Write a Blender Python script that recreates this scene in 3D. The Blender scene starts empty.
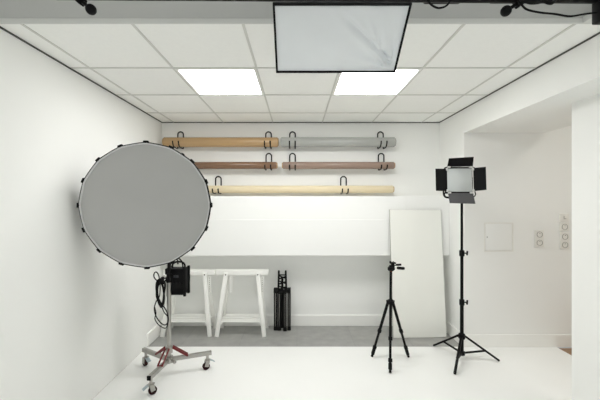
import bpy, bmesh, math, random
from mathutils import Vector, Matrix
random.seed(4)
S = bpy.context.scene
C = S.collection
PI = math.pi

# ------------------------------------------------------------ camera, world, exposure
H = 1.484                      # eye height
F = 334.0                      # focal length in pixels of the 600 wide frame
cam_d = bpy.data.cameras.new('camera')
cam = bpy.data.objects.new('camera', cam_d); C.objects.link(cam)
cam.location = (0, 0, H); cam.rotation_euler = (PI/2, 0, 0)
cam_d.sensor_width = 36; cam_d.lens = 36*F/600
cam_d.shift_x = 3/600; cam_d.shift_y = 2/600
cam_d.clip_start = 0.02
S.camera = cam

w = bpy.data.worlds.new('world'); S.world = w; w.use_nodes = True
bg = w.node_tree.nodes['Background']
bg.inputs[0].default_value = (0.95, 0.98, 1.0, 1); bg.inputs[1].default_value = 0.5
PANEL = 18.0                   # emission of the lit ceiling panels
REAR_W = 9.5                    # power of the fill light added behind the photographer

S.view_settings.view_transform = 'Standard'
S.view_settings.look = 'None'
S.view_settings.exposure = -0.07
S.cycles.max_bounces = 16
S.cycles.diffuse_bounces = 14
S.view_settings.gamma = 1.0
S.view_settings.use_curve_mapping = False

ld = bpy.data.lights.new('rear_fill_light', 'AREA'); ld.shape = 'RECTANGLE'
ld.size = 2.8; ld.size_y = 1.9; ld.energy = REAR_W; ld.color = (1.0, 0.99, 0.96)
lo = bpy.data.objects.new('rear_fill_light', ld); C.objects.link(lo)
lo.location = (0.25, -1.45, 1.5); lo.rotation_euler = (PI/2, 0, 0)

# unseen fill light, added to brighten the alcove and the passage beyond
ld2 = bpy.data.lights.new('passage_fill_light', 'AREA'); ld2.size = 0.5; ld2.energy = 13; ld2.color = (1, 0.97, 0.92)
lo2 = bpy.data.objects.new('passage_fill_light', ld2); C.objects.link(lo2); lo2.location = (2.95, 1.6, 2.70)

# ------------------------------------------------------------ materials
def mat(name, col, rough=0.6, metal=0.0, spec=0.5, noise=0.0, nscale=8.0, bump=0.0, bscale=60.0, emit=0.0, coat=0.0, stretch=None):
    m = bpy.data.materials.new(name); m.use_nodes = True
    nt = m.node_tree; b = nt.nodes['Principled BSDF']
    b.inputs['Base Color'].default_value = (*col, 1)
    b.inputs['Roughness'].default_value = rough
    b.inputs['Metallic'].default_value = metal
    b.inputs['Specular IOR Level'].default_value = 0.12 if max(col) < 0.03 else spec
    if coat: b.inputs['Coat Weight'].default_value = coat
    if emit:
        b.inputs['Emission Color'].default_value = (1, 0.995, 0.975, 1)
        b.inputs['Emission Strength'].default_value = emit
    tc = nt.nodes.new('ShaderNodeTexCoord')
    mp = nt.nodes.new('ShaderNodeMapping'); nt.links.new(tc.outputs['Object'], mp.inputs[0])
    if stretch: mp.inputs['Scale'].default_value = stretch
    if noise:
        n = nt.nodes.new('ShaderNodeTexNoise'); n.inputs['Scale'].default_value = nscale; n.inputs['Detail'].default_value = 5
        nt.links.new(mp.outputs[0], n.inputs['Vector'])
        r = nt.nodes.new('ShaderNodeValToRGB')
        r.color_ramp.elements[0].position = 0.3; r.color_ramp.elements[1].position = 0.7
        r.color_ramp.elements[0].color = (*[c*(1-noise) for c in col], 1)
        r.color_ramp.elements[1].color = (*[min(1, c*(1+noise*0.6)) for c in col], 1)
        nt.links.new(n.outputs[0], r.inputs[0]); nt.links.new(r.outputs[0], b.inputs['Base Color'])
    if bump:
        n2 = nt.nodes.new('ShaderNodeTexNoise'); n2.inputs['Scale'].default_value = bscale; n2.inputs['Detail'].default_value = 3
        nt.links.new(mp.outputs[0], n2.inputs['Vector'])
        bp = nt.nodes.new('ShaderNodeBump'); bp.inputs['Strength'].default_value = bump; bp.inputs['Distance'].default_value = 0.01
        nt.links.new(n2.outputs[0], bp.inputs['Height']); nt.links.new(bp.outputs[0], b.inputs['Normal'])
    return m

M = {}
M['wall']   = mat('wall_paint', (0.89, 0.895, 0.878), 0.75, noise=0.012, nscale=1.5, bump=0.04, bscale=120)
M['box']    = mat('panel_paint', (0.875, 0.88, 0.866), 0.6, noise=0.01, nscale=2)
M['skirt']  = mat('skirting_paint', (0.91, 0.91, 0.885), 0.45, noise=0.01)
M['tile']   = mat('ceiling_tile', (0.93, 0.933, 0.912), 0.9, noise=0.012, nscale=40, bump=0.08, bscale=300)
M['tbar']   = mat('ceiling_bar', (0.66, 0.66, 0.63), 0.5, noise=0.01)
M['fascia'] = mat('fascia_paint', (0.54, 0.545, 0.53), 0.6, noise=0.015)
M['gap']    = mat('shadow_gap', (0.07, 0.07, 0.065), 0.8, noise=0.05)
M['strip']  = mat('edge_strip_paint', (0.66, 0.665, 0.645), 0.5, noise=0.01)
M['vinyl']  = mat('white_vinyl', (0.915, 0.92, 0.908), 0.42, noise=0.012, nscale=2.5, bump=0.02, bscale=8)
M['wood']   = mat('wood_floor', (0.33, 0.20, 0.11), 0.5, noise=0.25, nscale=5, stretch=(1, 12, 1))
M['black']  = mat('black_metal', (0.006, 0.006, 0.006), 0.45, noise=0.05, nscale=30)
M['plast']  = mat('black_plastic', (0.007, 0.007, 0.0075), 0.55, noise=0.05, nscale=30)
M['fabric'] = mat('black_fabric', (0.015, 0.015, 0.016), 0.85, noise=0.2, nscale=60, bump=0.1, bscale=300)
M['rubber'] = mat('cable_rubber', (0.01, 0.01, 0.01), 0.6, noise=0.1, nscale=20)
M['chrome'] = mat('chrome_steel', (0.42, 0.41, 0.385), 0.30, metal=1.0, noise=0.08, nscale=12)
M['red']    = mat('red_lacquer', (0.17, 0.014, 0.016), 0.38, noise=0.1, nscale=20)
M['wheel']  = mat('wheel_rubber', (0.028, 0.008, 0.009), 0.5, noise=0.1, nscale=30)
M['lever']  = mat('pale_blue_lever', (0.45, 0.52, 0.56), 0.4, noise=0.08, nscale=20)
M['diff']   = mat('grey_diffuser_cloth', (0.47, 0.47, 0.46), 0.9, noise=0.03, nscale=3, bump=0.05, bscale=500)
M['diffw']  = mat('white_diffuser_cloth', (0.84, 0.87, 0.89), 0.85, noise=0.03, nscale=4, bump=0.03, bscale=400)
M['rim']    = mat('silver_rim_cloth', (0.62, 0.62, 0.62), 0.5, noise=0.05, nscale=30)
M['ledw']   = mat('frosted_panel', (0.54, 0.57, 0.57), 0.45, noise=0.02)
M['barn']   = mat('barn_door_metal', (0.008, 0.008, 0.009), 0.5, noise=0.05, nscale=12)
M['clip']   = mat('clip_metal', (0.75, 0.75, 0.74), 0.3, metal=0.6, noise=0.05)
M['white']  = mat('white_lacquer', (0.87, 0.87, 0.84), 0.45, noise=0.012, nscale=6)
M['board']  = mat('white_board', (0.87, 0.875, 0.83), 0.55, noise=0.012, nscale=3)
M['edge']   = mat('board_edge', (0.42, 0.42, 0.38), 0.6, noise=0.03)
M['sock']   = mat('socket_plastic', (0.84, 0.83, 0.79), 0.35, noise=0.01)
M['socki']  = mat('socket_well', (0.36, 0.35, 0.325), 0.4, noise=0.02)
M['lamp']   = mat('lit_panel', (0.9, 0.9, 0.9), 0.5, noise=0.01, emit=PANEL)
M['grey_label'] = mat('grey_screen', (0.035, 0.038, 0.042), 0.35, noise=0.05)
M['orange'] = mat('orange_ring', (0.55, 0.14, 0.03), 0.4, noise=0.05)
ROLL = {
 'tan':   mat('tan_vinyl', (0.47, 0.31, 0.155), 0.2, noise=0.06, nscale=6, stretch=(0.4, 6, 6)),
 'grey':  mat('grey_vinyl', (0.40, 0.41, 0.39), 0.2, noise=0.03, nscale=6, stretch=(0.4, 6, 6)),
 'brown': mat('brown_vinyl', (0.215, 0.125, 0.075), 0.2, noise=0.10, nscale=6, stretch=(0.4, 8, 8)),
 'mauve': mat('rose_brown_vinyl', (0.30, 0.215, 0.17), 0.2, noise=0.05, nscale=6, stretch=(0.4, 6, 6)),
 'cream': mat('cream_paper', (0.75, 0.65, 0.45), 0.6, noise=0.03, nscale=6, stretch=(0.4, 6, 6)),
}
# large grey floor tiles with fine joints
def floor_mat():
    m = bpy.data.materials.new('grey_floor_tile'); m.use_nodes = True
    nt = m.node_tree; b = nt.nodes['Principled BSDF']; b.inputs['Roughness'].default_value = 0.5
    tc = nt.nodes.new('ShaderNodeTexCoord')
    br = nt.nodes.new('ShaderNodeTexBrick'); br.offset = 0.0
    br.inputs['Scale'].default_value = 1; br.inputs['Mortar Size'].default_value = 0.004
    br.inputs['Brick Width'].default_value = 0.6; br.inputs['Row Height'].default_value = 0.6
    br.inputs['Color1'].default_value = (0.38, 0.38, 0.365, 1); br.inputs['Color2'].default_value = (0.355, 0.355, 0.345, 1)
    br.inputs['Mortar'].default_value = (0.33, 0.33, 0.32, 1)
    nt.links.new(tc.outputs['Object'], br.inputs['Vector'])
    n = nt.nodes.new('ShaderNodeTexNoise'); n.inputs['Scale'].default_value = 9; n.inputs['Detail'].default_value = 7
    nt.links.new(tc.outputs['Object'], n.inputs['Vector'])
    r = nt.nodes.new('ShaderNodeValToRGB'); r.color_ramp.elements[0].color = (0.7, 0.7, 0.7, 1); r.color_ramp.elements[1].color = (1.15, 1.15, 1.14, 1)
    nt.links.new(n.outputs[0], r.inputs[0])
    mx = nt.nodes.new('ShaderNodeMixRGB'); mx.blend_type = 'MULTIPLY'; mx.inputs[0].default_value = 1
    nt.links.new(br.outputs[0], mx.inputs[1]); nt.links.new(r.outputs[0], mx.inputs[2])
    nt.links.new(mx.outputs[0], b.inputs['Base Color'])
    return m
M['floor'] = floor_mat()

# ------------------------------------------------------------ helpers
def px(x, y, Y):
    """world point that lies Y metres down the room on the sight line measured at frame point x, y"""
    return Vector(((x-297)*Y/F, Y, H-(y-202)*Y/F))

def box(bm, lo, hi, rot=None, bev=0.0):
    lo = Vector(lo); hi = Vector(hi); c = (lo+hi)/2; d = hi-lo
    mtx = Matrix.Translation(c) @ (rot.to_4x4() if rot else Matrix.Identity(4)) @ Matrix.Diagonal((*d, 1))
    r = bmesh.ops.create_cube(bm, size=1, matrix=mtx)
    if bev:
        es = list({e for v in r['verts'] for e in v.link_edges})
        bmesh.ops.bevel(bm, geom=es, offset=bev, segments=2, affect='EDGES', profile=0.5)

def bar(bm, p0, p1, wx, wy, up=(0, 0, 1), bev=0.0):
    """rectangular bar from p0 to p1, wx across, wy along 'up'"""
    p0 = Vector(p0); p1 = Vector(p1); d = p1-p0; L = d.length; z = d/L
    u = Vector(up); x = u.cross(z)
    if x.length < 1e-5: x = Vector((1, 0, 0))
    x.normalize(); y = z.cross(x)
    R = Matrix((x, y, z)).transposed()
    mtx = Matrix.Translation((p0+p1)/2) @ R.to_4x4() @ Matrix.Diagonal((wx, wy, L, 1))
    r = bmesh.ops.create_cube(bm, size=1, matrix=mtx)
    if bev:
        es = list({e for v in r['verts'] for e in v.link_edges})
        bmesh.ops.bevel(bm, geom=es, offset=bev, segments=2, affect='EDGES', profile=0.5)

def frame_of(z):
    z = Vector(z).normalized()
    a = Vector((0, 0, 1)) if abs(z.z) < 0.9 else Vector((1, 0, 0))
    x = a.cross(z).normalized(); y = z.cross(x)
    return x, y, z

def lathe(bm, p0, axis, prof, seg=20, caps=True):
    """prof: list of (distance along axis, radius)"""
    p0 = Vector(p0); x, y, z = frame_of(axis)
    rings = []
    for (d, r) in prof:
        rings.append([bm.verts.new(p0+z*d+(x*math.cos(2*PI*k/seg)+y*math.sin(2*PI*k/seg))*max(r, 1e-5)) for k in range(seg)])
    for a, b in zip(rings, rings[1:]):
        for k in range(seg):
            bm.faces.new((a[k], a[(k+1) % seg], b[(k+1) % seg], b[k]))
    if caps:
        bm.faces.new(rings[0][::-1]); bm.faces.new(rings[-1])

def cyl(bm, p0, p1, r, seg=16, r1=None):
    p0 = Vector(p0); p1 = Vector(p1); L = (p1-p0).length; r1 = r if r1 is None else r1
    lathe(bm, p0, p1-p0, [(0, r), (L, r1)], seg)

def smooth_path(pts, n=6):
    pts = [Vector(p) for p in pts]; out = []
    for i in range(len(pts)-1):
        p0 = pts[max(i-1, 0)]; p1 = pts[i]; p2 = pts[i+1]; p3 = pts[min(i+2, len(pts)-1)]
        for k in range(n):
            t = k/n
            out.append(0.5*((2*p1)+(p2-p0)*t+(2*p0-5*p1+4*p2-p3)*t*t+(3*p1-p0-3*p2+p3)*t**3))
    out.append(pts[-1]); return out

def wire(bm, pts, r, seg=8, smooth=6):
    if smooth: pts = smooth_path(pts, smooth)
    pts = [Vector(p) for p in pts]
    rings = []; prevx = None
    for i, p in enumerate(pts):
        t = (pts[min(i+1, len(pts)-1)]-pts[max(i-1, 0)])
        if t.length < 1e-7: t = Vector((0, 0, 1))
        t.normalize()
        if prevx is None: x = frame_of(t)[0]
        else:
            x = prevx - t*prevx.dot(t)
            x = x.normalized() if x.length > 1e-6 else frame_of(t)[0]
        y = t.cross(x); prevx = x
        rings.append([bm.verts.new(p+(x*math.cos(2*PI*k/seg)+y*math.sin(2*PI*k/seg))*r) for k in range(seg)])
    for a, b in zip(rings, rings[1:]):
        for k in range(seg):
            bm.faces.new((a[k], a[(k+1) % seg], b[(k+1) % seg], b[k]))
    bm.faces.new(rings[0][::-1]); bm.faces.new(rings[-1])

def sphere(bm, c, r, seg=16):
    bmesh.ops.create_uvsphere(bm, u_segments=seg, v_segments=seg//2+2, radius=r, matrix=Matrix.Translation(Vector(c)))

def prism(bm, poly, z0, z1):
    a = [bm.verts.new((x, y, z0)) for x, y in poly]; b = [bm.verts.new((x, y, z1)) for x, y in poly]
    n = len(poly)
    bm.faces.new(a[::-1]); bm.faces.new(b)
    for k in range(n): bm.faces.new((a[k], a[(k+1) % n], b[(k+1) % n], b[k]))

def obj(name, bm, m, parent=None, smooth=True, label=None):
    bmesh.ops.recalc_face_normals(bm, faces=bm.faces)
    me = bpy.data.meshes.new(name); bm.to_mesh(me); bm.free()
    me.materials.append(m)
    if smooth:
        me.polygons.foreach_set('use_smooth', [True]*len(me.polygons))
        me.set_sharp_from_angle(angle=math.radians(35))
    o = bpy.data.objects.new(name, me); C.objects.link(o)
    if parent: o.parent = parent
    if label: o['label'] = label
    return o

def tag(o, label, cat, group=None):
    o['label'] = label; o['category'] = cat
    if group: o['group'] = group
    return o

def thing(name, label, cat, loc=(0, 0, 0), rot=(0, 0, 0), group=None):
    o = bpy.data.objects.new(name, None); C.objects.link(o)
    o.location = loc; o.rotation_euler = rot; o.empty_display_size = 0.05
    return tag(o, label, cat, group)

def struct(name, bm, m):
    o = obj(name, bm, m, smooth=False); o['kind'] = 'structure'; return o

def dup(root, loc, label, group=None, rotz=None):
    r = root.copy(); C.objects.link(r); r.location = loc; r['label'] = label
    if rotz is not None: r.rotation_euler = (0, 0, rotz)
    if group: r['group'] = group
    for ch in list(root.children):
        c = ch.copy(); C.objects.link(c); c.parent = r
        for g in list(ch.children):
            d = g.copy(); C.objects.link(d); d.parent = c
    return r

B = bmesh.new
# ------------------------------------------------------------ the room
YB = 4.01            # back wall
ZC = H+0.954         # tiled ceiling
ZT = 2.86            # raised ceiling over the photographer
Y0 = -1.5            # open end behind the photographer
XL0, XL1 = -1.54, -1.62   # left wall at floor, at ceiling
XR = 1.71
YA = 3.42            # alcove wall
YE = 1.79            # front edge of the tiled ceiling
ZS = H+0.708         # soffit over the alcove

def xl(z): return XL0+(XL1-XL0)*z/ZC

bm = B()   # left wall, leaning out a few millimetres per metre
vs = [bm.verts.new(p) for p in [(XL0, Y0, 0), (xl(ZT), Y0, ZT), (xl(ZT)-.15, Y0, ZT), (XL0-.23, Y0, 0)]]
vt = [bm.verts.new((v.co.x, YB+.12, v.co.z)) for v in vs]
bm.faces.new(vs); bm.faces.new(vt[::-1])
for k in range(4): bm.faces.new((vs[k], vs[(k+1) % 4], vt[(k+1) % 4], vt[k]))
struct('wall_left', bm, M['wall'])
bm = B(); box(bm, (xl(ZC), YB, 0), (XR, YB+.12, ZT)); struct('wall_back', bm, M['wall'])
bm = B(); box(bm, (XR, YA, 0), (3.7, YB+.12, ZT)); struct('wall_alcove', bm, M['wall'])
bm = B(); box(bm, (XR, Y0, ZS), (2.53, YA, ZT)); struct('wall_right_upper', bm, M['wall'])
bm = B(); box(bm, (1.974, Y0, 0), (2.10, 2.40, ZS)); struct('wall_right', bm, M['wall'])
bm = B(); box(bm, (3.6, Y0, 0), (3.7, YA, ZT)); struct('wall_far_right', bm, M['wall'])
bm = B(); box(bm, (2.53, Y0, ZT-.12), (3.6, YA, ZT)); struct('ceiling', bm, M['wall'])
# floors
bm = B(); box(bm, (XL0-.05, YA-.03, -.08), (XR, YB, 0)); struct('floor', bm, M['floor'])
bm = B(); box(bm, (XL0-.05, Y0, -.08), (3.6, YA-.03, 0)); struct('floor', bm, M['wood'])
bm = B(); box(bm, (XL0+.004, Y0, 0.0), (1.973, 2.40, .003)); box(bm, (XL0+.004, 2.40, 0.0), (2.65, YA, .003))
tag(obj('vinyl_floor_sheet', bm, M['vinyl'], smooth=False), 'large white vinyl sheet covering the floor under the stands', 'floor covering')

# tiled ceiling: boards above, bars below
SX = [-1.478+.594*k for k in range(6)]
SY = [1.78, 2.38, 2.98, 3.58]
bm = B(); box(bm, (xl(ZC), YE, ZC+.004), (XR, YB, ZC+.10))
bm2 = B(); box(bm2, (xl(ZT), Y0, ZT), (2.53, YE+.2, ZT+.08))
struct('ceiling', bm, M['tile']); struct('ceiling', bm2, M['wall'])
bm = B()
for x in SX: box(bm, (x-.007, YE, ZC-.001), (x+.007, YB-.012, ZC+.006))
for y in SY[1:]: box(bm, (xl(ZC)+.012, y-.007, ZC-.0015), (XR-.012, y+.007, ZC+.006))
struct('trim_1', bm, M['tbar'])
# dark strips standing in for the shade of the gap round the tiled ceiling
bm = B()
box(bm, (XL1+.000, YE, ZC-.006), (XL1+.006, YB, ZC+.003)); box(bm, (XR-.007, YE, ZC-.005), (XR, YB, ZC+.003))
box(bm, (XL1, YB-.012, ZC-.004), (XR, YB, ZC+.003))
struct('trim_2', bm, M['gap'])
# fascia where the ceiling steps up, with its lighter edge strip
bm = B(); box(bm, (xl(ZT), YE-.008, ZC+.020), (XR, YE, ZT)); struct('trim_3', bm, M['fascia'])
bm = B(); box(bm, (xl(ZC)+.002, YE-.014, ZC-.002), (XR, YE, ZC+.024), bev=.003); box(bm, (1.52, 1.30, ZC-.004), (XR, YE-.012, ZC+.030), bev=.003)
struct('trim_4', bm, M['strip'])

# boxed-in ledge along the back wall
YX = 3.75
bm = B()
box(bm, (xl(1.2), YX, .885), (XR, YB, H+.067), bev=.002)
struct('wall_back_ledge', bm, M['box'])
bm = B()
box(bm, (xl(1.2)+.005, YX-.014, .885), (1.020, YX, H-.197), bev=.002)
struct('trim_5', bm, M['box'])
bm = B()
box(bm, (1.21, YX-.006, .885), (XR-.002, YX, H+.067), bev=.002)
box(bm, (1.135-2.66, YX-.006, H-.197), (1.135, YX, H+.067), bev=.002)
struct('trim_6', bm, M['box'])

# skirting boards
def skirt(bm, lo, hi): box(bm, lo, hi, bev=.004)
bm = B(); skirt(bm, (XL0+.01, YB-.016, 0), (XR, YB, .130)); struct('baseboard_back', bm, M['skirt'])
bm = B(); skirt(bm, (XL0-.02, YA+.01, 0), (XL0+.014, YB-.016, .130)); struct('baseboard_left', bm, M['skirt'])
bm = B(); skirt(bm, (XR-.016, YA-.012, 0), (XR, YB-.016, .130)); skirt(bm, (XR-.016, YA-.014, 0.0), (3.6, YA, .130)); struct('baseboard_right', bm, M['skirt'])

# lit ceiling panels
def ceiling_light(x, y, label):
    t = thing('ceiling_light', label, 'ceiling light', (x, y, ZC), group='lit square ceiling panels')
    bm = B()
    for a, b_ in (((-.29, -.29), (.29, -.272)), ((-.29, .272), (.29, .29)), ((-.29, -.272), (-.272, .272)), ((.272, -.272), (.29, .272))):
        box(bm, (a[0], a[1], -.004), (b_[0], b_[1], .003))
    obj('frame', bm, M['white'], t, smooth=False)
    bm = B(); box(bm, (-.272, -.272, -.002), (.272, .272, .003)); obj('diffuser', bm, M['lamp'], t, smooth=False)
    return t
l1 = ceiling_light(SX[1]+.3, 2.68, 'square lit ceiling panel left of the hanging softbox, fully in view')
dup(l1, (SX[3]+.3, 2.68, ZC), 'square lit ceiling panel partly hidden behind the hanging softbox')

# ------------------------------------------------------------ alcove wall fittings
def at_alcove(x, y): return px(x, y, YA)
p0 = at_alcove(484, 251.6); p1 = at_alcove(513, 222.5)
t = thing('access_panel', 'white square access hatch flush in the alcove wall', 'access panel', ((p0.x+p1.x)/2, YA, (p0.z+p1.z)/2))
a = (p1.x-p0.x)/2
bm = B()
for lo_, hi_ in (((-a, -a), (a, -a+.010)), ((-a, a-.010), (a, a)), ((-a, -a+.01), (-a+.010, a-.01)), ((a-.010, -a+.01), (a, a-.01))):
    box(bm, (lo_[0], -.006, lo_[1]), (hi_[0], 0, hi_[1]))
obj('frame', bm, M['sock'], t)
bm = B(); box(bm, (-a+.0125, -.005, -a+.0125), (a-.0125, 0, a-.0125), bev=.001); obj('door', bm, M['wall'], t)
bm = B(); lathe(bm, (-a+.03, -.004, 0), (0, -1, 0), [(0, .006), (.003, .006), (.004, .004)], 14); obj('latch', bm, M['socki'], t)

def outlet(label, x, ys, kinds):
    """a stack of square modules on one plate"""
    c = at_alcove(x, sum(ys)/len(ys))
    t = thing('wall_socket' if kinds[0] != 'switch' else 'light_switch', label, 'wall socket' if kinds[0] != 'switch' else 'switch', (c.x, YA, c.z), group='outlets on the alcove wall')
    hh = .042*len(ys)
    bm = B(); box(bm, (-.044, -.016, -hh-.002), (.044, 0, hh+.002), bev=.004); obj('plate', bm, M['sock'], t)
    for i, k in enumerate(kinds):
        zc = hh-.042-.084*i
        if k == 'socket':
            bm = B(); lathe(bm, (0, -.0155, zc), (0, -1, 0), [(0, .030), (.004, .030), (.004, .026), (-.006, .025)], 28); so = obj('socket', bm, M['socki'], t)
            bm = B()
            for dx in (-.0095, .0095): lathe(bm, (dx, -.009, zc), (0, -1, 0), [(0, .0035), (.002, .0035)], 10)
            cyl(bm, (0, -.009, zc+.012), (0, -.024, zc+.012), .0025, 8)
            obj('pin_hole', bm, M['plast'], so)
        elif k == 'blank':
            bm = B(); box(bm, (-.026, -.014, zc-.026), (.026, -.009, zc+.026), bev=.003); obj('cover', bm, M['socki'], t)
        else:
            bm = B(); box(bm, (-.027, -.020, zc-.024), (.027, -.015, zc+.028), bev=.003); r = obj('rocker', bm, M['sock'], t)
            bm = B(); box(bm, (-.012, -.0215, zc-.008), (-.006, -.019, zc+.018)); box(bm, (-.012, -.0215, zc-.014), (.014, -.019, zc-.008)); obj('marking', bm, M['socki'], r)
    return t
outlet('double wall socket alone between the access hatch and the column of outlets', 538.5, (234, 243), ('socket', 'socket'))
outlet('topmost square outlet of the column at the alcove corner', 563.3, (217.6,), ('switch',))
outlet('middle square outlet of the column at the alcove corner', 563.5, (226.8,), ('socket',))
outlet('lowest, double socket of the column at the alcove corner', 563.8, (236.5, 244.8), ('socket', 'socket'))

# ------------------------------------------------------------ rolls on wall hooks
YR = 3.895
def roll(x0, x1, yc, R, key, label):
    X0 = (x0-297)*YR/F; X1 = (x1-297)*YR/F; z = H-(yc-202)*YR/F; L = X1-X0
    t = thing('backdrop_roll', label, 'backdrop roll', ((X0+X1)/2, YR, z), group='backdrop rolls on the back wall')
    prof = [(0.010, R*.96), (0.013, R), (L-.013, R), (L-.010, R*.96)]
    bm = B(); lathe(bm, (-L/2, 0, 0), (1, 0, 0), prof, 40); obj('rolled_sheet', bm, ROLL[key], t)
    # loose outer edge of the sheet
    bm = B()
    pts = [(R+.0018)*Vector((0, math.cos(th), math.sin(th))) for th in [math.radians(200+4*k) for k in range(16)]]
    va = [bm.verts.new((-L/2+.016, p.y, p.z)) for p in pts]; vb = [bm.verts.new((L/2-.016, p.y, p.z)) for p in pts]
    pi = [p*((R-.0005)/(R+.0018)) for p in pts]
    vc = [bm.verts.new((-L/2+.016, p.y, p.z)) for p in pi]; vd = [bm.verts.new((L/2-.016, p.y, p.z)) for p in pi]
    n = len(pts)
    for k in range(n-1):
        bm.faces.new((va[k], va[k+1], vb[k+1], vb[k])); bm.faces.new((vc[k], vd[k], vd[k+1], vc[k+1]))
        bm.faces.new((va[k], vc[k], vc[k+1], va[k+1])); bm.faces.new((vb[k], vb[k+1], vd[k+1], vd[k]))
    bm.faces.new((va[0], vb[0], vd[0], vc[0])); bm.faces.new((va[-1], vc[-1], vd[-1], vb[-1]))
    obj('sheet_edge', bm, ROLL[key], t)
    for s in (-1, 1):
        bm = B(); lathe(bm, (s*(L/2-.02), 0, 0), (s, 0, 0), [(0, R*.80), (.020, R*.80), (.020, R*.66), (.004, R*.64)], 32)
        obj('core_tube', bm, ROLL['tan' if key != 'grey' else 'grey'], t)
    return t
roll(163.5, 278.5, 142.2, .056, 'tan', 'tan wood-toned backdrop roll on the top row, left')
roll(280.5, 395.2, 142.2, .056, 'grey', 'shiny grey backdrop roll on the top row, right')
roll(163.5, 277.5, 165.4, .041, 'brown', 'dark brown backdrop roll on the middle row, left, partly behind the round softbox')
roll(282, 394.6, 165.4, .041, 'mauve', 'rose brown backdrop roll on the middle row, right')
roll(176, 393.6, 189.2, .042, 'cream', 'long cream backdrop roll on the lowest row, above the white ledge')

def hook_mesh(R, up, name, m):
    """inverted U of wire on the wall; both ends run under the roll and turn up in front"""
    bm = B(); r = .0074; w_ = .033; D = YB-.007-YR
    cy = D
    pts = []
    def leg(s):
        out = [(s*w_, cy, 0), (s*w_, cy, -R*.75), (s*w_, cy-.020, -R-.004)]
        for k in range(1, 8):
            th = math.radians(-60-15*k)
            out.append((s*w_, math.cos(th)*(R+.004), math.sin(th)*(R+.004)))
        out.append((s*w_, -(R+.008), R*.10))
        return out
    a = leg(-1)[::-1]; c = leg(1)
    arch = [(-w_, cy, up-.034)]+[(-w_*math.cos(math.radians(t_)), cy, up-.034+.034*math.sin(math.radians(t_))) for t_ in (30, 60, 90, 120, 150)]+[(w_, cy, up-.034)]
    wire(bm, a+arch+c, r, 8, 3)
    return bm
def hooks(R, up, spots, yc):
    z = H-(yc-202)*YR/F; first = None
    for x, lab in spots:
        X = (x-297)*4.0/F
        if first is None:
            o = obj('wall_hook', hook_mesh(R, up, 'wall_hook', M['black']), M['black']); first = o
        else:
            o = first.copy(); C.objects.link(o)
        o.location = (X, YR, z); tag(o, lab, 'hook', 'black wire hooks on the back wall')
hooks(.056, .143, [(180.5, 'black wire hook at the left end of the tan roll'), (268.5, 'black wire hook at the right end of the tan roll'),
                   (292.5, 'black wire hook at the left end of the grey roll'), (380.5, 'black wire hook at the right end of the grey roll')], 142.2)
hooks(.041, .155, [(181.5, 'black wire hook at the left end of the dark brown roll, behind the round softbox'), (268.8, 'black wire hook at the right end of the dark brown roll'),
                   (292.5, 'black wire hook at the left end of the rose brown roll'), (381.2, 'black wire hook at the right end of the rose brown roll')], 165.4)
hooks(.042, .157, [(218.3, 'black wire hook near the left end of the cream roll, beside the round softbox'), (343.5, 'black wire hook in the right half of the cream roll')], 189.2)

# ------------------------------------------------------------ leaning white board
t = thing('white_board', 'tall thin white board leaning against the ledge behind the small tripod', 'board', (1.342, 3.66, 0))
c = [Vector((-.287, 0, 0)), Vector((.290, 0, .006)), Vector((.256, .068, 1.394)), Vector((-.309, .068, 1.398))]
bm = B(); nrm = Vector((0, -.999, .049))*.016
f = [bm.verts.new(p) for p in c]; g = [bm.verts.new(p-nrm*-1) for p in c]
bm.faces.new(f); bm.faces.new(g[::-1])
for k in range(4): bm.faces.new((f[k], f[(k+1) % 4], g[(k+1) % 4], g[k]))
bmesh.ops.bevel(bm, geom=list(bm.edges), offset=.0015, segments=1, affect='EDGES')
obj('panel', bm, M['board'], t)
bm = B()
for k in range(4):
    p_, q_ = c[k], c[(k+1) % 4]; bar(bm, p_+nrm*.5, q_+nrm*.5, .0115, .0035)
obj('edge_band', bm, M['edge'], t)

# ------------------------------------------------------------ trestles
def trestle(loc, label):
    t = thing('trestle', label, 'trestle', loc, group='white trestles by the back wall')
    # local: x along the beam, y=0 at front feet, beam at y=.15
    bm = B(); box(bm, (-.295, .120, .655), (.295, .142, .712), bev=.003); box(bm, (-.295, .166, .635), (.295, .188, .712), bev=.003)
    box(bm, (-.295, .142, .690), (.295, .166, .706), bev=.002)
    obj('top_beam', bm, M['white'], t)
    for s in (-1, 1):
        bm = B(); bar(bm, (s*.262, .012, 0), (s*.178, .108, .685), .046, .022, up=(0, -1, 0), bev=.003)
        lg = obj('leg', bm, M['white'], t)
        bm = B(); d = Vector((0, -1, .05)); lathe(bm, (s*.181, .094, .665), d, [(0, .007), (.006, .007), (.008, .004)], 12); obj('bolt', bm, M['plast'], lg)
        bm = B(); bar(bm, (s*.262, .272, 0), (s*.178, .185, .640), .045, .022, up=(0, -1, 0), bev=.003)
        obj('leg', bm, M['white'], t)
        bm = B(); x = s*.178+.050
        # perforated height strip hanging from the beam
        for xx in (x-.012, x+.012): box(bm, (xx-.004, .122, .455), (xx+.004, .130, .640))
        for k in range(8): box(bm, (x-.008, .122, .455+.0245*k), (x+.008, .130, .467+.0245*k))
        hs = obj('height_strip', bm, M['white'], t)
    bm = B()
    for k in range(7): box(bm, (x-.004, .1205, .4685+.0245*k), (x+.004, .1225, .4790+.0245*k))
    obj('slot', bm, M['edge'], hs)
    bm = B()
    for y in (.030, .085, .140, .195, .250): box(bm, (-.238, y, .150), (.238, y+.035, .162), bev=.002)
    for s in (-1, 1): box(bm, (s*.215-.012, .022, .130), (s*.215+.012, .285, .150), bev=.002)
    obj('shelf', bm, M['white'], t)
    bm = B(); box(bm, (-.236, .238, .095), (.236, .256, .130), bev=.002); obj('stretcher', bm, M['white'], t)
    bm = B(); bar(bm, (.200, .200, .16), (.232, .120, .25), .014, .01); obj('stay', bm, M['white'], t)
    return t
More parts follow.
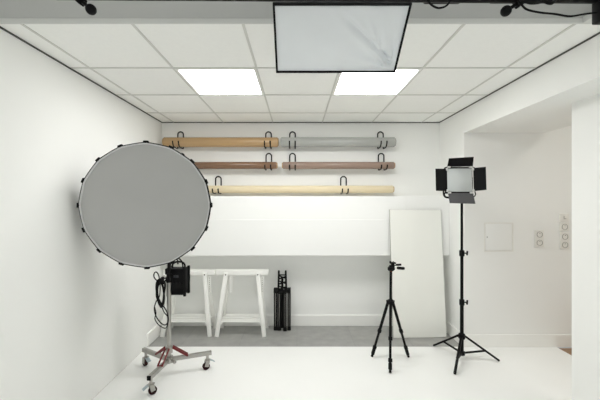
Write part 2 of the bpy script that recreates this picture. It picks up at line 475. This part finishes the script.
tr = trestle((-.622, 3.665, 0), 'white wooden trestle standing next to the folded black stand')
dup(tr, (-1.222, 3.665, 0), 'white wooden trestle half hidden behind the roller stand and black power pack')

# ------------------------------------------------------------ folded black stand
t = thing('folded_stand', 'folded black light stand standing upright against the back wall', 'folded stand', (-.170, 3.865, 0))
for x, y, z in ((-.078, 0, .0), (-.035, -.018, .006), (.032, -.024, .0), (.078, 0, .0), (0, .05, .01)):
    bm = B(); box(bm, (x-.020, y-.014, z+.02), (x+.020, y+.012, .455), bev=.005); lg = obj('leg', bm, M['black'], t)
    bm = B(); box(bm, (x-.0215, y-.015, z), (x+.0215, y+.014, z+.035), bev=.006); obj('foot', bm, M['rubber'], lg)
    bm = B(); box(bm, (x-.0015, y-.0155, z+.05), (x+.0015, y-.0130, .43)); obj('groove', bm, M['chrome'], lg)
bm = B(); box(bm, (-.098, -.045, .440), (-.052, .03, .490), bev=.006); box(bm, (.052, -.045, .440), (.098, .03, .490), bev=.006); box(bm, (-.055, -.035, .425), (.055, .035, .470), bev=.006)
obj('collar', bm, M['plast'], t)
bm = B(); cyl(bm, (0, 0, .05), (0, 0, .60), .013); obj('column', bm, M['black'], t)
for s in (-1, 1):
    bm = B(); bar(bm, (s*.046, 0, .46), (s*.040, 0, .675), .024, .022, bev=.003); lathe(bm, (s*.040, 0, .668), (0, 0, 1), [(0, .011), (.018, .011), (.026, .006)], 12)
    obj('arm', bm, M['black'], t)
bm = B()
for z in (.475, .535, .595):
    bar(bm, (-.042, -.004, z), (.042, -.004, z+.028), .018, .014); bar(bm, (.042, .004, z+.004), (-.042, .004, z+.036), .016, .012)
obj('cross_brace', bm, M['black'], t)
bm = B(); bar(bm, (-.040, 0, .640), (.040, 0, .640), .014, .012); obj('cross_brace', bm, M['black'], t)

# ------------------------------------------------------------ roller stand
CX, CY = -1.092, 2.85
t = thing('roller_stand', 'chrome roller stand with red braces on three caster wheels', 'light stand', (CX, CY, 0))
bm = B(); cyl(bm, (0, 0, .13), (0, 0, .815), .018, 24); obj('column', bm, M['chrome'], t)
bm = B(); lathe(bm, (0, 0, .80), (0, 0, 1), [(0, .024), (.05, .024), (.052, .019), (.075, .019)], 20)
cyl(bm, (0, 0, .875), (0, 0, 1.33), .014); obj('riser', bm, M['black'], t)
bm = B(); cyl(bm, (.02, 0, .84), (-.03, -.03, .84), .006, 10); lathe(bm, (-.03, -.03, .84), (-1, -.6, 0), [(0, .012), (.012, .017), (.026, .012)], 10); obj('knob', bm, M['plast'], t)
bm = B(); lathe(bm, (0, 0, .20), (0, 0, 1), [(0, .030), (.055, .030), (.058, .024)], 20); lathe(bm, (0, 0, .118), (0, 0, 1), [(0, .034), (.050, .034)], 20)
obj('hub', bm, M['chrome'], t)
for deg, L in ((20, .318), (149, .318), (-96, .285)):
    a = math.radians(deg); d = Vector((math.cos(a), math.sin(a), 0)); side = Vector((-d.y, d.x, 0))
    bm = B(); bar(bm, d*.028+Vector((0, 0, .142)), d*(L+.03)+Vector((0, 0, .145)), .030, .034, bev=.004)
    lg = obj('leg', bm, M['chrome'], t)
    bm = B(); bar(bm, d*(L+.026)+Vector((0, 0, .145)), d*(L+.034)+Vector((0, 0, .145)), .031, .035, bev=.002); obj('end_cap', bm, M['plast' if deg == -96 else 'chrome'], lg)
    bm = B()
    for s in (-1, 1): bar(bm, d*.030+side*s*.017+Vector((0, 0, .245)), d*.150+side*s*.019+Vector((0, 0, .158)), .007, .018, bev=.001)
    cyl(bm, d*.150+side*.024+Vector((0, 0, .158)), d*.150-side*.024+Vector((0, 0, .158)), .006, 10)
    obj('brace', bm, M['red'], t)
    # caster
    base = d*L
    bm = B(); cyl(bm, base+Vector((0, 0, .086)), base+Vector((0, 0, .132)), .011, 12)
    box(bm, base+Vector((-.022, -.022, .080)), base+Vector((.022, .022, .088)), bev=.002)
    wd = (side*.3+d*.95).normalized() if deg != 20 else Vector((-.75, -.66, 0)).normalized()
    wd = {20: Vector((-.86, -.5, 0)), 149: Vector((-.8, .6, 0)), -96: Vector((.75, .66, 0))}[deg].normalized()
    ws = Vector((-wd.y, wd.x, 0)); wc = base+wd*.012
    for s in (-1, 1): bar(bm, base+ws*s*.019+Vector((0, 0, .085)), wc+ws*s*.019+Vector((0, 0, .034)), .004, .034, up=wd)
    cs = obj('caster', bm, M['chrome'], t)
    bm = B(); lathe(bm, wc-ws*.014+Vector((0, 0, .034)), ws, [(0, .024), (.004, .031), (.024, .031), (.028, .024)], 24); obj('wheel', bm, M['wheel'], cs)
    bm = B(); bar(bm, base-wd*.020+Vector((0, 0, .086)), base+wd*-.062+Vector((0, 0, .060)), .034, .006, bev=.002)
    obj('brake_lever', bm, M['lever'], cs)
bm = B(); cyl(bm, (0.03, -.03, .15), (.060, -.055, .15), .006, 10); lathe(bm, (.060, -.055, .15), (.77, -.64, 0), [(0, .010), (.008, .015), (.022, .012)], 10); obj('knob', bm, M['chrome'], t)

# round softbox with its lamp head, on the roller stand
RS = .449
tilt = math.radians(1.6)
t = thing('round_softbox', 'large round softbox with grey front cloth on the roller stand', 'softbox', (-1.084, 2.40, 1.461), (tilt, 0, math.radians(8)))
# local: front faces -y
N = 16
rimp = lambda th, r, y: Vector((r*math.cos(th), y, r*math.sin(th)))
bm = B()      # front cloth, slightly drawn in between the rods
def rad(th):
    u = (th/(2*PI)*N) % 1.0
    return RS*(1-.011*math.sin(PI*u))
rings = []
SEG = 128
for j in range(0, 13):
    f_ = j/12
    rings.append([bm.verts.new(rimp(2*PI*k/SEG, f_*(rad(2*PI*k/SEG)-.010)+1e-4, .006+.012*(1-f_**2))) for k in range(SEG)])
for a, b_ in zip(rings, rings[1:]):
    for k in range(SEG): bm.faces.new((a[k], a[(k+1) % SEG], b_[(k+1) % SEG], b_[k]))
bm.faces.new(rings[0])
obj('front_cloth', bm, M['diff'], t)
def ring_strip(bm, prof):
    rr = []
    for (dr, y) in prof: rr.append([bm.verts.new(rimp(2*PI*k/SEG, rad(2*PI*k/SEG)+dr, y)) for k in range(SEG)])
    rr.append(rr[0])
    for a, b_ in zip(rr, rr[1:]):
        for k in range(SEG): bm.faces.new((a[k], a[(k+1) % SEG], b_[(k+1) % SEG], b_[k]))
bm = B(); ring_strip(bm, [(-.012, -.002), (-.003, -.004), (-.002, .012), (-.012, .010)]); obj('rim', bm, M['rim'], t)
bm = B(); ring_strip(bm, [(-.003, .000), (.005, .002), (.005, .034), (-.004, .034)]); obj('edge_band', bm, M['fabric'], t)
bm = B()   # shell behind
prof = [(RS-.004, .034), (RS*.93, .085), (RS*.80, .150), (RS*.62, .215), (RS*.42, .265), (RS*.22, .297), (.075, .310)]
rr = []
for (r, y) in prof: rr.append([bm.verts.new(rimp(2*PI*k/64, r*(1-.015*math.sin(PI*((k/64*N) % 1))), y)) for k in range(64)])
for a, b_ in zip(rr, rr[1:]):
    for k in range(64): bm.faces.new((a[k], a[(k+1) % 64], b_[(k+1) % 64], b_[k]))
bm.faces.new(rr[-1])
sh = obj('shell', bm, M['fabric'], t)
for k in range(N):
    th = 2*PI*k/N
    bm = B(); wire(bm, [rimp(th, r+.006, y) for r, y in prof], .0035, 6, 2); obj('rod', bm, M['black'], sh)
    bm = B(); p = rimp(th, RS+.003, .008)
    R_ = Matrix.Rotation(-th, 3, 'Y')
    box(bm, p-Vector((.011, .012, .018)), p+Vector((.011, .016, .018)), rot=R_, bev=.004)
    obj('rod_clip', bm, M['plast'], t)
bm = B(); lathe(bm, (0, .300, 0), (0, 1, 0), [(0, .085), (.020, .085), (.024, .060), (.040, .060)], 28); obj('mount_ring', bm, M['black'], t)
bm = B(); lathe(bm, (0, .335, 0), (0, 1, 0), [(0, .058), (.015, .064), (.10, .064), (.12, .050)], 28); obj('lamp_head', bm, M['plast'], t)
bm = B(); bar(bm, (0, .40, -.055), (.030, .43, -.118), .034, .040, bev=.004); bar(bm, (.018, .425, -.108), (.082, .440, -.108), .034, .030, bev=.004); obj('stand_mount', bm, M['black'], t)

# power pack clamped to the stand
PX = CX+.074
t = thing('power_pack', 'black boxy power pack clamped beside the roller stand column', 'power pack', (PX-.016, CY+.062, .676))
bm = B(); box(bm, (-.075, -.055, 0.01), (.070, .055, .235), bev=.008); obj('body', bm, M['plast'], t)
for s in (-1, 1):
    bm = B(); box(bm, (.060, s*.052-.010, 0.0), (.084, s*.052+.010, .245), bev=.005); obj('corner_guard', bm, M['rubber'], t)
    bm = B(); box(bm, (-.082, s*.052-.010, 0.0), (-.066, s*.052+.010, .245), bev=.005); obj('corner_guard', bm, M['rubber'], t)
bm = B(); box(bm, (-.022, -.0575, .160), (.020, -.0545, .182), bev=.001); obj('display', bm, M['grey_label'], t)
bm = B()
for k in range(3): lathe(bm, (-.03+.03*k, -.056, .115), (0, -1, 0), [(0, .009), (.010, .008)], 14)
obj('dial', bm, M['rubber'], t)
bm = B(); wire(bm, [(-.05, 0, .23), (-.05, 0, .265), (-.02, 0, .285), (.03, 0, .285), (.055, 0, .262), (.055, 0, .23)], .008, 8, 4); obj('handle', bm, M['rubber'], t)
bm = B(); box(bm, (-.098, -.052, .185), (-.070, -.030, .235), bev=.005); obj('clamp', bm, M['black'], t)

# cables of the lamp
YC = 2.80
def P(x, y, dy=0): return px(x, y, YC+dy)
bm = B()
wire(bm, [P(178, 264, .06), P(177, 259, .04), P(174, 257, .03), P(171, 261, .0), P(170, 268, -.02), P(168, 276, -.03), P(164, 283, -.02)], .006, 8)
wire(bm, [P(183, 268, .06), P(182, 262, .05), P(179, 258.5, .04), P(176, 257, .05), P(173, 254, .06), P(171, 247, .0)], .006, 8)
wire(bm, [P(164, 283), P(160, 280), P(158, 284), P(157, 292), P(158, 300), P(160, 305), P(163, 302), P(164, 293), P(165, 284), P(161, 279), P(157, 282), P(156.5, 290), P(158.5, 299), P(161, 307), P(163.5, 303), P(164, 295), P(163, 287, .02), P(160, 282, .02), P(157.5, 288, .02), P(158, 297, .02), P(161, 304, .02)], .0085, 8)
wire(bm, [P(164, 284, .01), P(159, 282, .02), P(154.5, 278, .02), P(154, 274, .02), P(156, 272, .01), P(158.5, 275), P(160, 284, -.02), P(159.5, 296, -.02), P(156, 302, -.01), P(154.3, 309), P(156, 316), P(160, 322), P(164.5, 325, .01), P(168, 322, .01), P(167.5, 314, .0), P(164, 307), P(159, 303, -.01), P(156.3, 296, .0), P(156.5, 288, .01)], .0048, 8)
wire(bm, [P(157, 300, .02), P(154.7, 306, .02), P(156, 313), P(155, 319, .02), P(159, 325, .02), P(166, 328, .02), P(168, 318, .03), P(164, 312, .03), P(161, 305, .02)], .0042, 8)
cb = obj('lamp_cable', bm, M['rubber']); tag(cb, 'black cable looped and hanging left of the roller stand column', 'cable')

# ------------------------------------------------------------ small camera tripod
TX, TY = .868, 3.108
t = thing('camera_tripod', 'small black camera tripod standing in front of the leaning white board', 'tripod', (TX-.008, TY-.020, 0), (0, .010, 0))
hub_z = .565
for fx, fy in ((.723-TX, 3.21-TY), (1.073-TX, 3.21-TY), (.812-TX, 2.904-TY)):
    d = Vector((fx, fy, 0)); u = d.normalized()
    top = u*.022+Vector((0, 0, hub_z)); foot = d+Vector((0, 0, .006)); ax = (foot-top)
    def at(f0): return top+ax*f0
    bm = B(); cyl(bm, at(0), at(.52), .0135, 12); cyl(bm, at(.5), at(.84), .0115, 12); lg = obj('leg', bm, M['black'], t)
    for f0 in (.50, .80):
        bm = B(); bar(bm, at(f0), at(f0+.055), .032, .028, up=(0, -1, 0), bev=.004); obj('leg_lock', bm, M['plast'], lg)
    bm = B(); cyl(bm, at(.84), at(.93), .010, 10); bar(bm, at(.86), at(.955), .028, .026, up=(0, -1, 0), bev=.004); lathe(bm, at(.94), ax, [(0, .010), (ax.length*.06-.002, .012)], 12)
    obj('foot', bm, M['rubber'], lg)
bm = B(); lathe(bm, (0, 0, hub_z-.03), (0, 0, 1), [(0, .014), (.006, .022), (.040, .026), (.050, .018)], 18)
for k in range(3):
    a = math.radians(145-120*k-0); d = Vector((math.cos(a), math.sin(a), 0)); bar(bm, Vector((0, 0, hub_z))+d*.01, Vector((0, 0, hub_z-.006))+d*.038, .026, .026, bev=.004)
obj('hub', bm, M['plast'], t)
bm = B(); cyl(bm, (0, 0, .22), (0, 0, .845), .0125, 14); cyl(bm, (0, 0, .215), (0, 0, .24), .014, 12); obj('center_column', bm, M['black'], t)
bm = B(); lathe(bm, (0, 0, .842), (0, 0, 1), [(0, .0125), (.006, .0125)], 14); obj('collar_ring', bm, M['orange'], t)
bm = B(); lathe(bm, (0, 0, .848), (0, 0, 1), [(0, .022), (.008, .030), (.030, .030), (.036, .020)], 16)
lathe(bm, (-.022, 0, .872), (1, 0, 0), [(0, .016), (.006, .019), (.050, .019), (.056, .014)], 16)
box(bm, (-.012, -.015, .875), (.030, .018, .900), bev=.004); obj('pan_head', bm, M['plast'], t)
bm = B(); box(bm, (-.012, -.02, .915), (.042, .022, .928), bev=.003); box(bm, (.0, -.014, .895), (.030, .014, .918), bev=.004); box(bm, (-.012, -.012, .928), (.000, .012, .938), bev=.002); cyl(bm, (.020, 0, .92), (.020, 0, .938), .004, 8); obj('mount_plate', bm, M['black'], t)
bm = B(); cyl(bm, (.02, -.01, .876), (.075, -.016, .876), .006, 8); hd = obj('pan_handle', bm, M['clip'], t)
bm = B(); lathe(bm, (.050, -.012, .878), (.98, -.15, -.04), [(0, .009), (.01, .014), (.060, .014), (.070, .010)], 12); obj('grip', bm, M['rubber'], hd)
bm = B(); cyl(bm, (.02, .01, .888), (.06, .018, .900), .0045, 8); lathe(bm, (.050, .014, .900), (.97, .2, .03), [(0, .008), (.01, .010), (.050, .010)], 12); obj('pan_handle', bm, M['rubber'], t)

# ------------------------------------------------------------ tall light stand
LX, LY = 1.556, 3.155
t = thing('light_stand', 'tall black light stand with spread tripod legs by the alcove', 'light stand', (LX-.009, LY-.020, 0))
ht = .225; hb = .070
for fx, fy in ((1.362-LX, 2.885-LY), (1.885-LX, 3.125-LY), (1.415-LX, 3.45-LY)):
    d = Vector((fx, fy, 0)); u = d.normalized()
    top = u*.030+Vector((0, 0, ht)); foot = d+Vector((0, 0, .012))
    bm = B(); bar(bm, top, foot, .022, .018, bev=.004); lg = obj('leg', bm, M['black'], t)
    ax = (foot-top).normalized()
    bm = B(); bar(bm, foot-ax*.030, foot+ax*.004, .021, .018, bev=.004); obj('rubber_foot', bm, M['rubber'], lg)
    mid = top+(foot-top)*.58
    bm = B(); side = Vector((-u.y, u.x, 0))
    bar(bm, u*.024+Vector((0, 0, hb)), mid-Vector((0, 0, .006)), .018, .013, bev=.002)
    cyl(bm, mid-side*.013, mid+side*.013, .005, 8)
    obj('brace', bm, M['black'], t)
bm = B(); lathe(bm, (0, 0, ht-.028), (0, 0, 1), [(0, .022), (.010, .030), (.046, .030), (.056, .020)], 18)
cyl(bm, (0, 0, ht), (-.055, -.02, ht+.012), .010, 10); obj('upper_collar', bm, M['plast'], t)
bm = B(); lathe(bm, (0, 0, hb-.022), (0, 0, 1), [(0, .018), (.004, .027), (.034, .027), (.04, .018)], 18); obj('lower_collar', bm, M['plast'], t)
bm = B(); cyl(bm, (0, 0, .045), (0, 0, .56), .0165, 18); cyl(bm, (0, 0, .55), (0, 0, 1.02), .0140, 18); cyl(bm, (0, 0, 1.0), (0, 0, 1.50), .0115, 18)
obj('column', bm, M['black'], t)
for z in (.545, 1.005):
    bm = B(); lathe(bm, (0, 0, z-.030), (0, 0, 1), [(0, .018), (.006, .023), (.050, .023), (.058, .016)], 16); cl = obj('clamp_collar', bm, M['plast'], t)
    bm = B(); cyl(bm, (.015, -.004, z), (.042, -.012, z), .006, 8); bar(bm, (.042, -.012, z-.020), (.046, -.012, z+.022), .012, .014, bev=.003); obj('knob', bm, M['plast'], cl)
bm = B(); lathe(bm, (0, 0, 1.47), (0, 0, 1), [(0, .014), (.004, .019), (.045, .019), (.05, .012)], 14); obj('spigot', bm, M['plast'], t)

# LED panel with barn doors on it
t = thing('led_panel', 'square LED video light with four black barn doors on tall stand', 'video light', (LX-.046, 3.10, 1.688), (math.radians(-3), 0, 0))
h_ = .118
bm = B(); box(bm, (-h_-.006, .004, -h_-.006), (h_+.006, .050, h_+.006), bev=.006)
for k in range(6): box(bm, (-.10, .050, -.10+.035*k), (.10, .058, -.085+.035*k))
obj('housing', bm, M['black'], t)
bm = B(); box(bm, (-h_+.003, -.002, -h_+.010), (h_-.003, .005, h_-.010), bev=.004); obj('diffuser', bm, M['ledw'], t)
def door(pts, name='barn_door', lab=None, m=None):
    bm = B(); v = [bm.verts.new(p) for p in pts]; n = (Vector(pts[1])-Vector(pts[0])).cross(Vector(pts[2])-Vector(pts[0])).normalized()*.003
    g = [bm.verts.new(Vector(p)+n) for p in pts]
    bm.faces.new(v); bm.faces.new(g[::-1])
    for k in range(4): bm.faces.new((v[k], v[(k+1) % 4], g[(k+1) % 4], g[k]))
    obj(name, bm, m or M['barn'], t, smooth=False, label=lab)
door([(-.115, -.004, h_+.006), (.122, -.004, h_+.010), (.098, -.070, h_+.086), (-.128, -.070, h_+.072)])
door([(-h_-.008, -.004, -.104), (-h_-.008, -.004, .104), (-h_-.122, -.040, .100), (-h_-.122, -.040, -.104)])
door([(h_+.008, -.004, -.104), (h_+.008, -.004, .112), (h_+.100, -.050, .116), (h_+.100, -.050, -.096)])
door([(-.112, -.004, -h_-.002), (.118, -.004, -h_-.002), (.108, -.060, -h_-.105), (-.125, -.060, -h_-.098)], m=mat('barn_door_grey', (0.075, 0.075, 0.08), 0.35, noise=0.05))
for sx in (-1, 1):
    for sz in (-1, 1):
        bm = B(); bar(bm, (sx*(h_-.030), -.008, sz*(h_+.001)), (sx*(h_-.004), -.008, sz*(h_+.001)), .018, .016, bev=.003)
        bar(bm, (sx*(h_+.003), -.008, sz*(h_-.030)), (sx*(h_+.003), -.008, sz*(h_-.006)), .016, .016, bev=.003)
        obj('corner_clip', bm, M['clip'], t)
for s in (-1, 1):
    bm = B(); wire(bm, [(s*(h_-.01), -.004, h_+.005), (s*(h_+.018), -.006, h_-.004), (s*(h_+.016), -.006, h_-.03)], .0035, 6); obj('door_hinge_wire', bm, M['black'], t)
    bm = B(); wire(bm, [(s*(h_+.012), .0, -h_+.025), (s*(h_+.026), .0, -h_-.012), (s*(h_+.012), .005, -h_-.036), (s*(h_-.03), .01, -h_-.040)], .0045, 6); obj('door_hinge_wire', bm, M['black'], t)
bm = B(); wire(bm, [(-h_-.012, .03, .03), (-h_-.016, .04, -.06), (-h_-.010, .05, -h_-.02), (-.08, .055, -h_-.045), (.08, .055, -h_-.045), (h_+.010, .05, -h_-.02), (h_+.016, .04, -.06), (h_+.012, .03, .03)], .007, 8)
box(bm, (.010, .035, -h_-.085), (.042, .070, -h_-.038), bev=.004)
obj('yoke', bm, M['black'], t)

# ------------------------------------------------------------ overhead rail, softbox and spigots
RY = 1.20
def rz(x): return 2.2335-.007*(x+.87)
t = thing('overhead_rail', 'black overhead rail running across the top edge of view', 'rail', (0, RY, 2.22))
bm = B(); cyl(bm, (-.868, 0, rz(-.868)-2.22), (1.60, 0, rz(1.6)-2.22), .021, 18); obj('tube', bm, M['black'], t)
for x in (-.55, .75, 1.5):
    bm = B(); cyl(bm, (x, 0, .0), (x, 0, ZT-2.22), .012, 12); lathe(bm, (x, 0, ZT-2.22), (0, 0, -1), [(0, .05), (.008, .05)], 20); obj('hanger', bm, M['black'], t)
bm = B(); box(bm, (1.073, -.018, -.092), (1.115, .018, .10), bev=.004); obj('end_bracket', bm, M['black'], t)
bm = B(); box(bm, (.46, -.03, -.012), (.60, .03, .03), bev=.01); box(bm, (.70, -.02, -.014), (1.0, .02, .02), bev=.005); obj('clamp', bm, M['plast'], t)

def spigot(loc, d, label):
    s = thing('ball_spigot', label, 'clamp arm', loc, group='ball-ended clamp arms on the rail')
    bm = B(); sphere(bm, (0, 0, 0), .0185, 20); obj('ball', bm, M['plast'], s)
    bm = B(); cyl(bm, (0, 0, 0), d, .0065, 12); obj('arm', bm, M['black'], s)
    bm = B(); q = Vector(d); bar(bm, q-q.normalized()*.018, q+q.normalized()*.012, .028, .028, bev=.004); obj('clamp', bm, M['black'], s)
    return s
a = px(91, 9.5, RY); spigot(a, (-.044, .006, .040), 'black ball-ended clamp arm hanging from the left of the rail')
b_ = px(506, 11, RY); s2 = spigot(b_, (.054, .006, .036), 'black ball-ended clamp arm hanging from the right of the rail')
# overhead cables
bm = B(); wire(bm, [px(427, 0, RY), px(431, 4.5, RY-.01), px(438, 8, RY-.01), px(446, 6, RY-.01), px(451, 0, RY)], .0035, 8)
tag(obj('rail_cable', bm, M['rubber']), 'short black cable loop hanging from the rail right of the softbox', 'cable')
bm = B()
wire(bm, [px(516, -2, RY), px(521, 4, RY-.01), px(527, 9.5, RY-.01), px(540, 12.5, RY), px(555, 14, RY), px(570, 16.3, RY), px(585, 14, RY), px(598, 12.5, RY)], .0035, 8)
tag(obj('rail_cable', bm, M['rubber']), 'long wavy black cable hanging from the right end of the rail', 'cable')
bm = B()
wire(bm, [px(543, -2, RY-.02), px(546, 2, RY-.03), px(552, 3, RY-.03), px(556, -1, RY-.02)], .006, 8)
wire(bm, [px(520, -1, RY-.02), px(530, 3, RY-.03), px(541, 2, RY-.03), px(545, -2, RY-.02)], .005, 8)
tag(obj('rail_cable', bm, M['rubber']), 'thick black cable bunched on the rail beside the right clamp arm', 'cable')

# hanging rectangular softbox: local plane x-z, front -y, top edge nearer
Wd = .570; top = Vector((.183, 1.365, H+.8135)); bot = Vector((.187, 1.600, H+.6205))
mid = (top+bot)/2; hgt = (top-bot).length
ang = math.atan2(-(top.y-bot.y), top.z-bot.z)     # lean of the face towards the viewer
t = thing('hanging_softbox', 'white rectangular softbox with black edging hanging from overhead rail', 'softbox', mid, (ang, 0, 0))
bm = B(); nx, nz = 56, 34; W2 = Wd/2-.009; H2 = hgt/2-.009; grid = []
def wr(x, z):
    u = x/W2; v = z/H2
    edge = (1-u*u)*(1-v*v)
    # creases fanning out of the lower right corner
    dx = W2-x; dz = z+H2; ang_ = math.atan2(dz, dx+1e-4); r = math.hypot(dx, dz)
    fan = math.exp(-r/.16)*.0050*math.sin(ang_*15)*3.4*min(1, r/.02)
    cr = 0
    d1 = abs((x-.06)*.62+(z-.06)*.78)
    cr += .0150*math.exp(-(d1/.010)**2)*max(0, min(1, (x+.02)/.08))*(1 if x < .22 else 0.3)
    d2 = abs((x-.17)*.88+(z-.0)*.47)
    cr -= .0130*math.exp(-(d2/.009)**2)*max(0, min(1, (.10-z)/.10))
    return -.014*edge*0.6+(fan+cr)*min(1, edge*8)
for j in range(nz+1):
    grid.append([bm.verts.new((-W2+2*W2*i/nx, wr(-W2+2*W2*i/nx, -H2+2*H2*j/nz), -H2+2*H2*j/nz)) for i in range(nx+1)])
for j in range(nz):
    for i in range(nx): bm.faces.new((grid[j][i], grid[j][i+1], grid[j+1][i+1], grid[j+1][i]))
obj('front_cloth', bm, M['diffw'], t)
bm = B(); w2 = Wd/2; h2 = hgt/2
for lo_, hi_ in (((-w2, -h2), (w2, -h2+.009)), ((-w2, h2-.009), (w2, h2)), ((-w2, -h2+.009), (-w2+.009, h2-.009)), ((w2-.009, -h2+.009), (w2, h2-.009))):
    box(bm, (lo_[0], -.007, lo_[1]), (hi_[0], .012, hi_[1]), bev=.002)
obj('edging', bm, M['fabric'], t)
bm = B()
A_ = [(-w2, .010, -h2), (w2, .010, -h2), (w2, .010, h2), (-w2, .010, h2)]
Bk = [(-.07, .17, -.05), (.07, .17, -.05), (.07, .17, .05), (-.07, .17, .05)]
va = [bm.verts.new(p) for p in A_]; vb = [bm.verts.new(p) for p in Bk]
for k in range(4): bm.faces.new((va[k], va[(k+1) % 4], vb[(k+1) % 4], vb[k]))
bm.faces.new(vb)
obj('shell', bm, M['fabric'], t, smooth=False)
bm = B(); lathe(bm, (0, .165, 0), (0, 1, 0), [(0, .045), (.07, .045), (.08, .035)], 20); obj('lamp_head', bm, M['plast'], t)
bm = B()
wire(bm, [(0.02, .20, .045), (.02, .08, h2+.02), (.02, -.03, h2+.035)], .009, 8)
obj('hanging_arm', bm, M['black'], t)
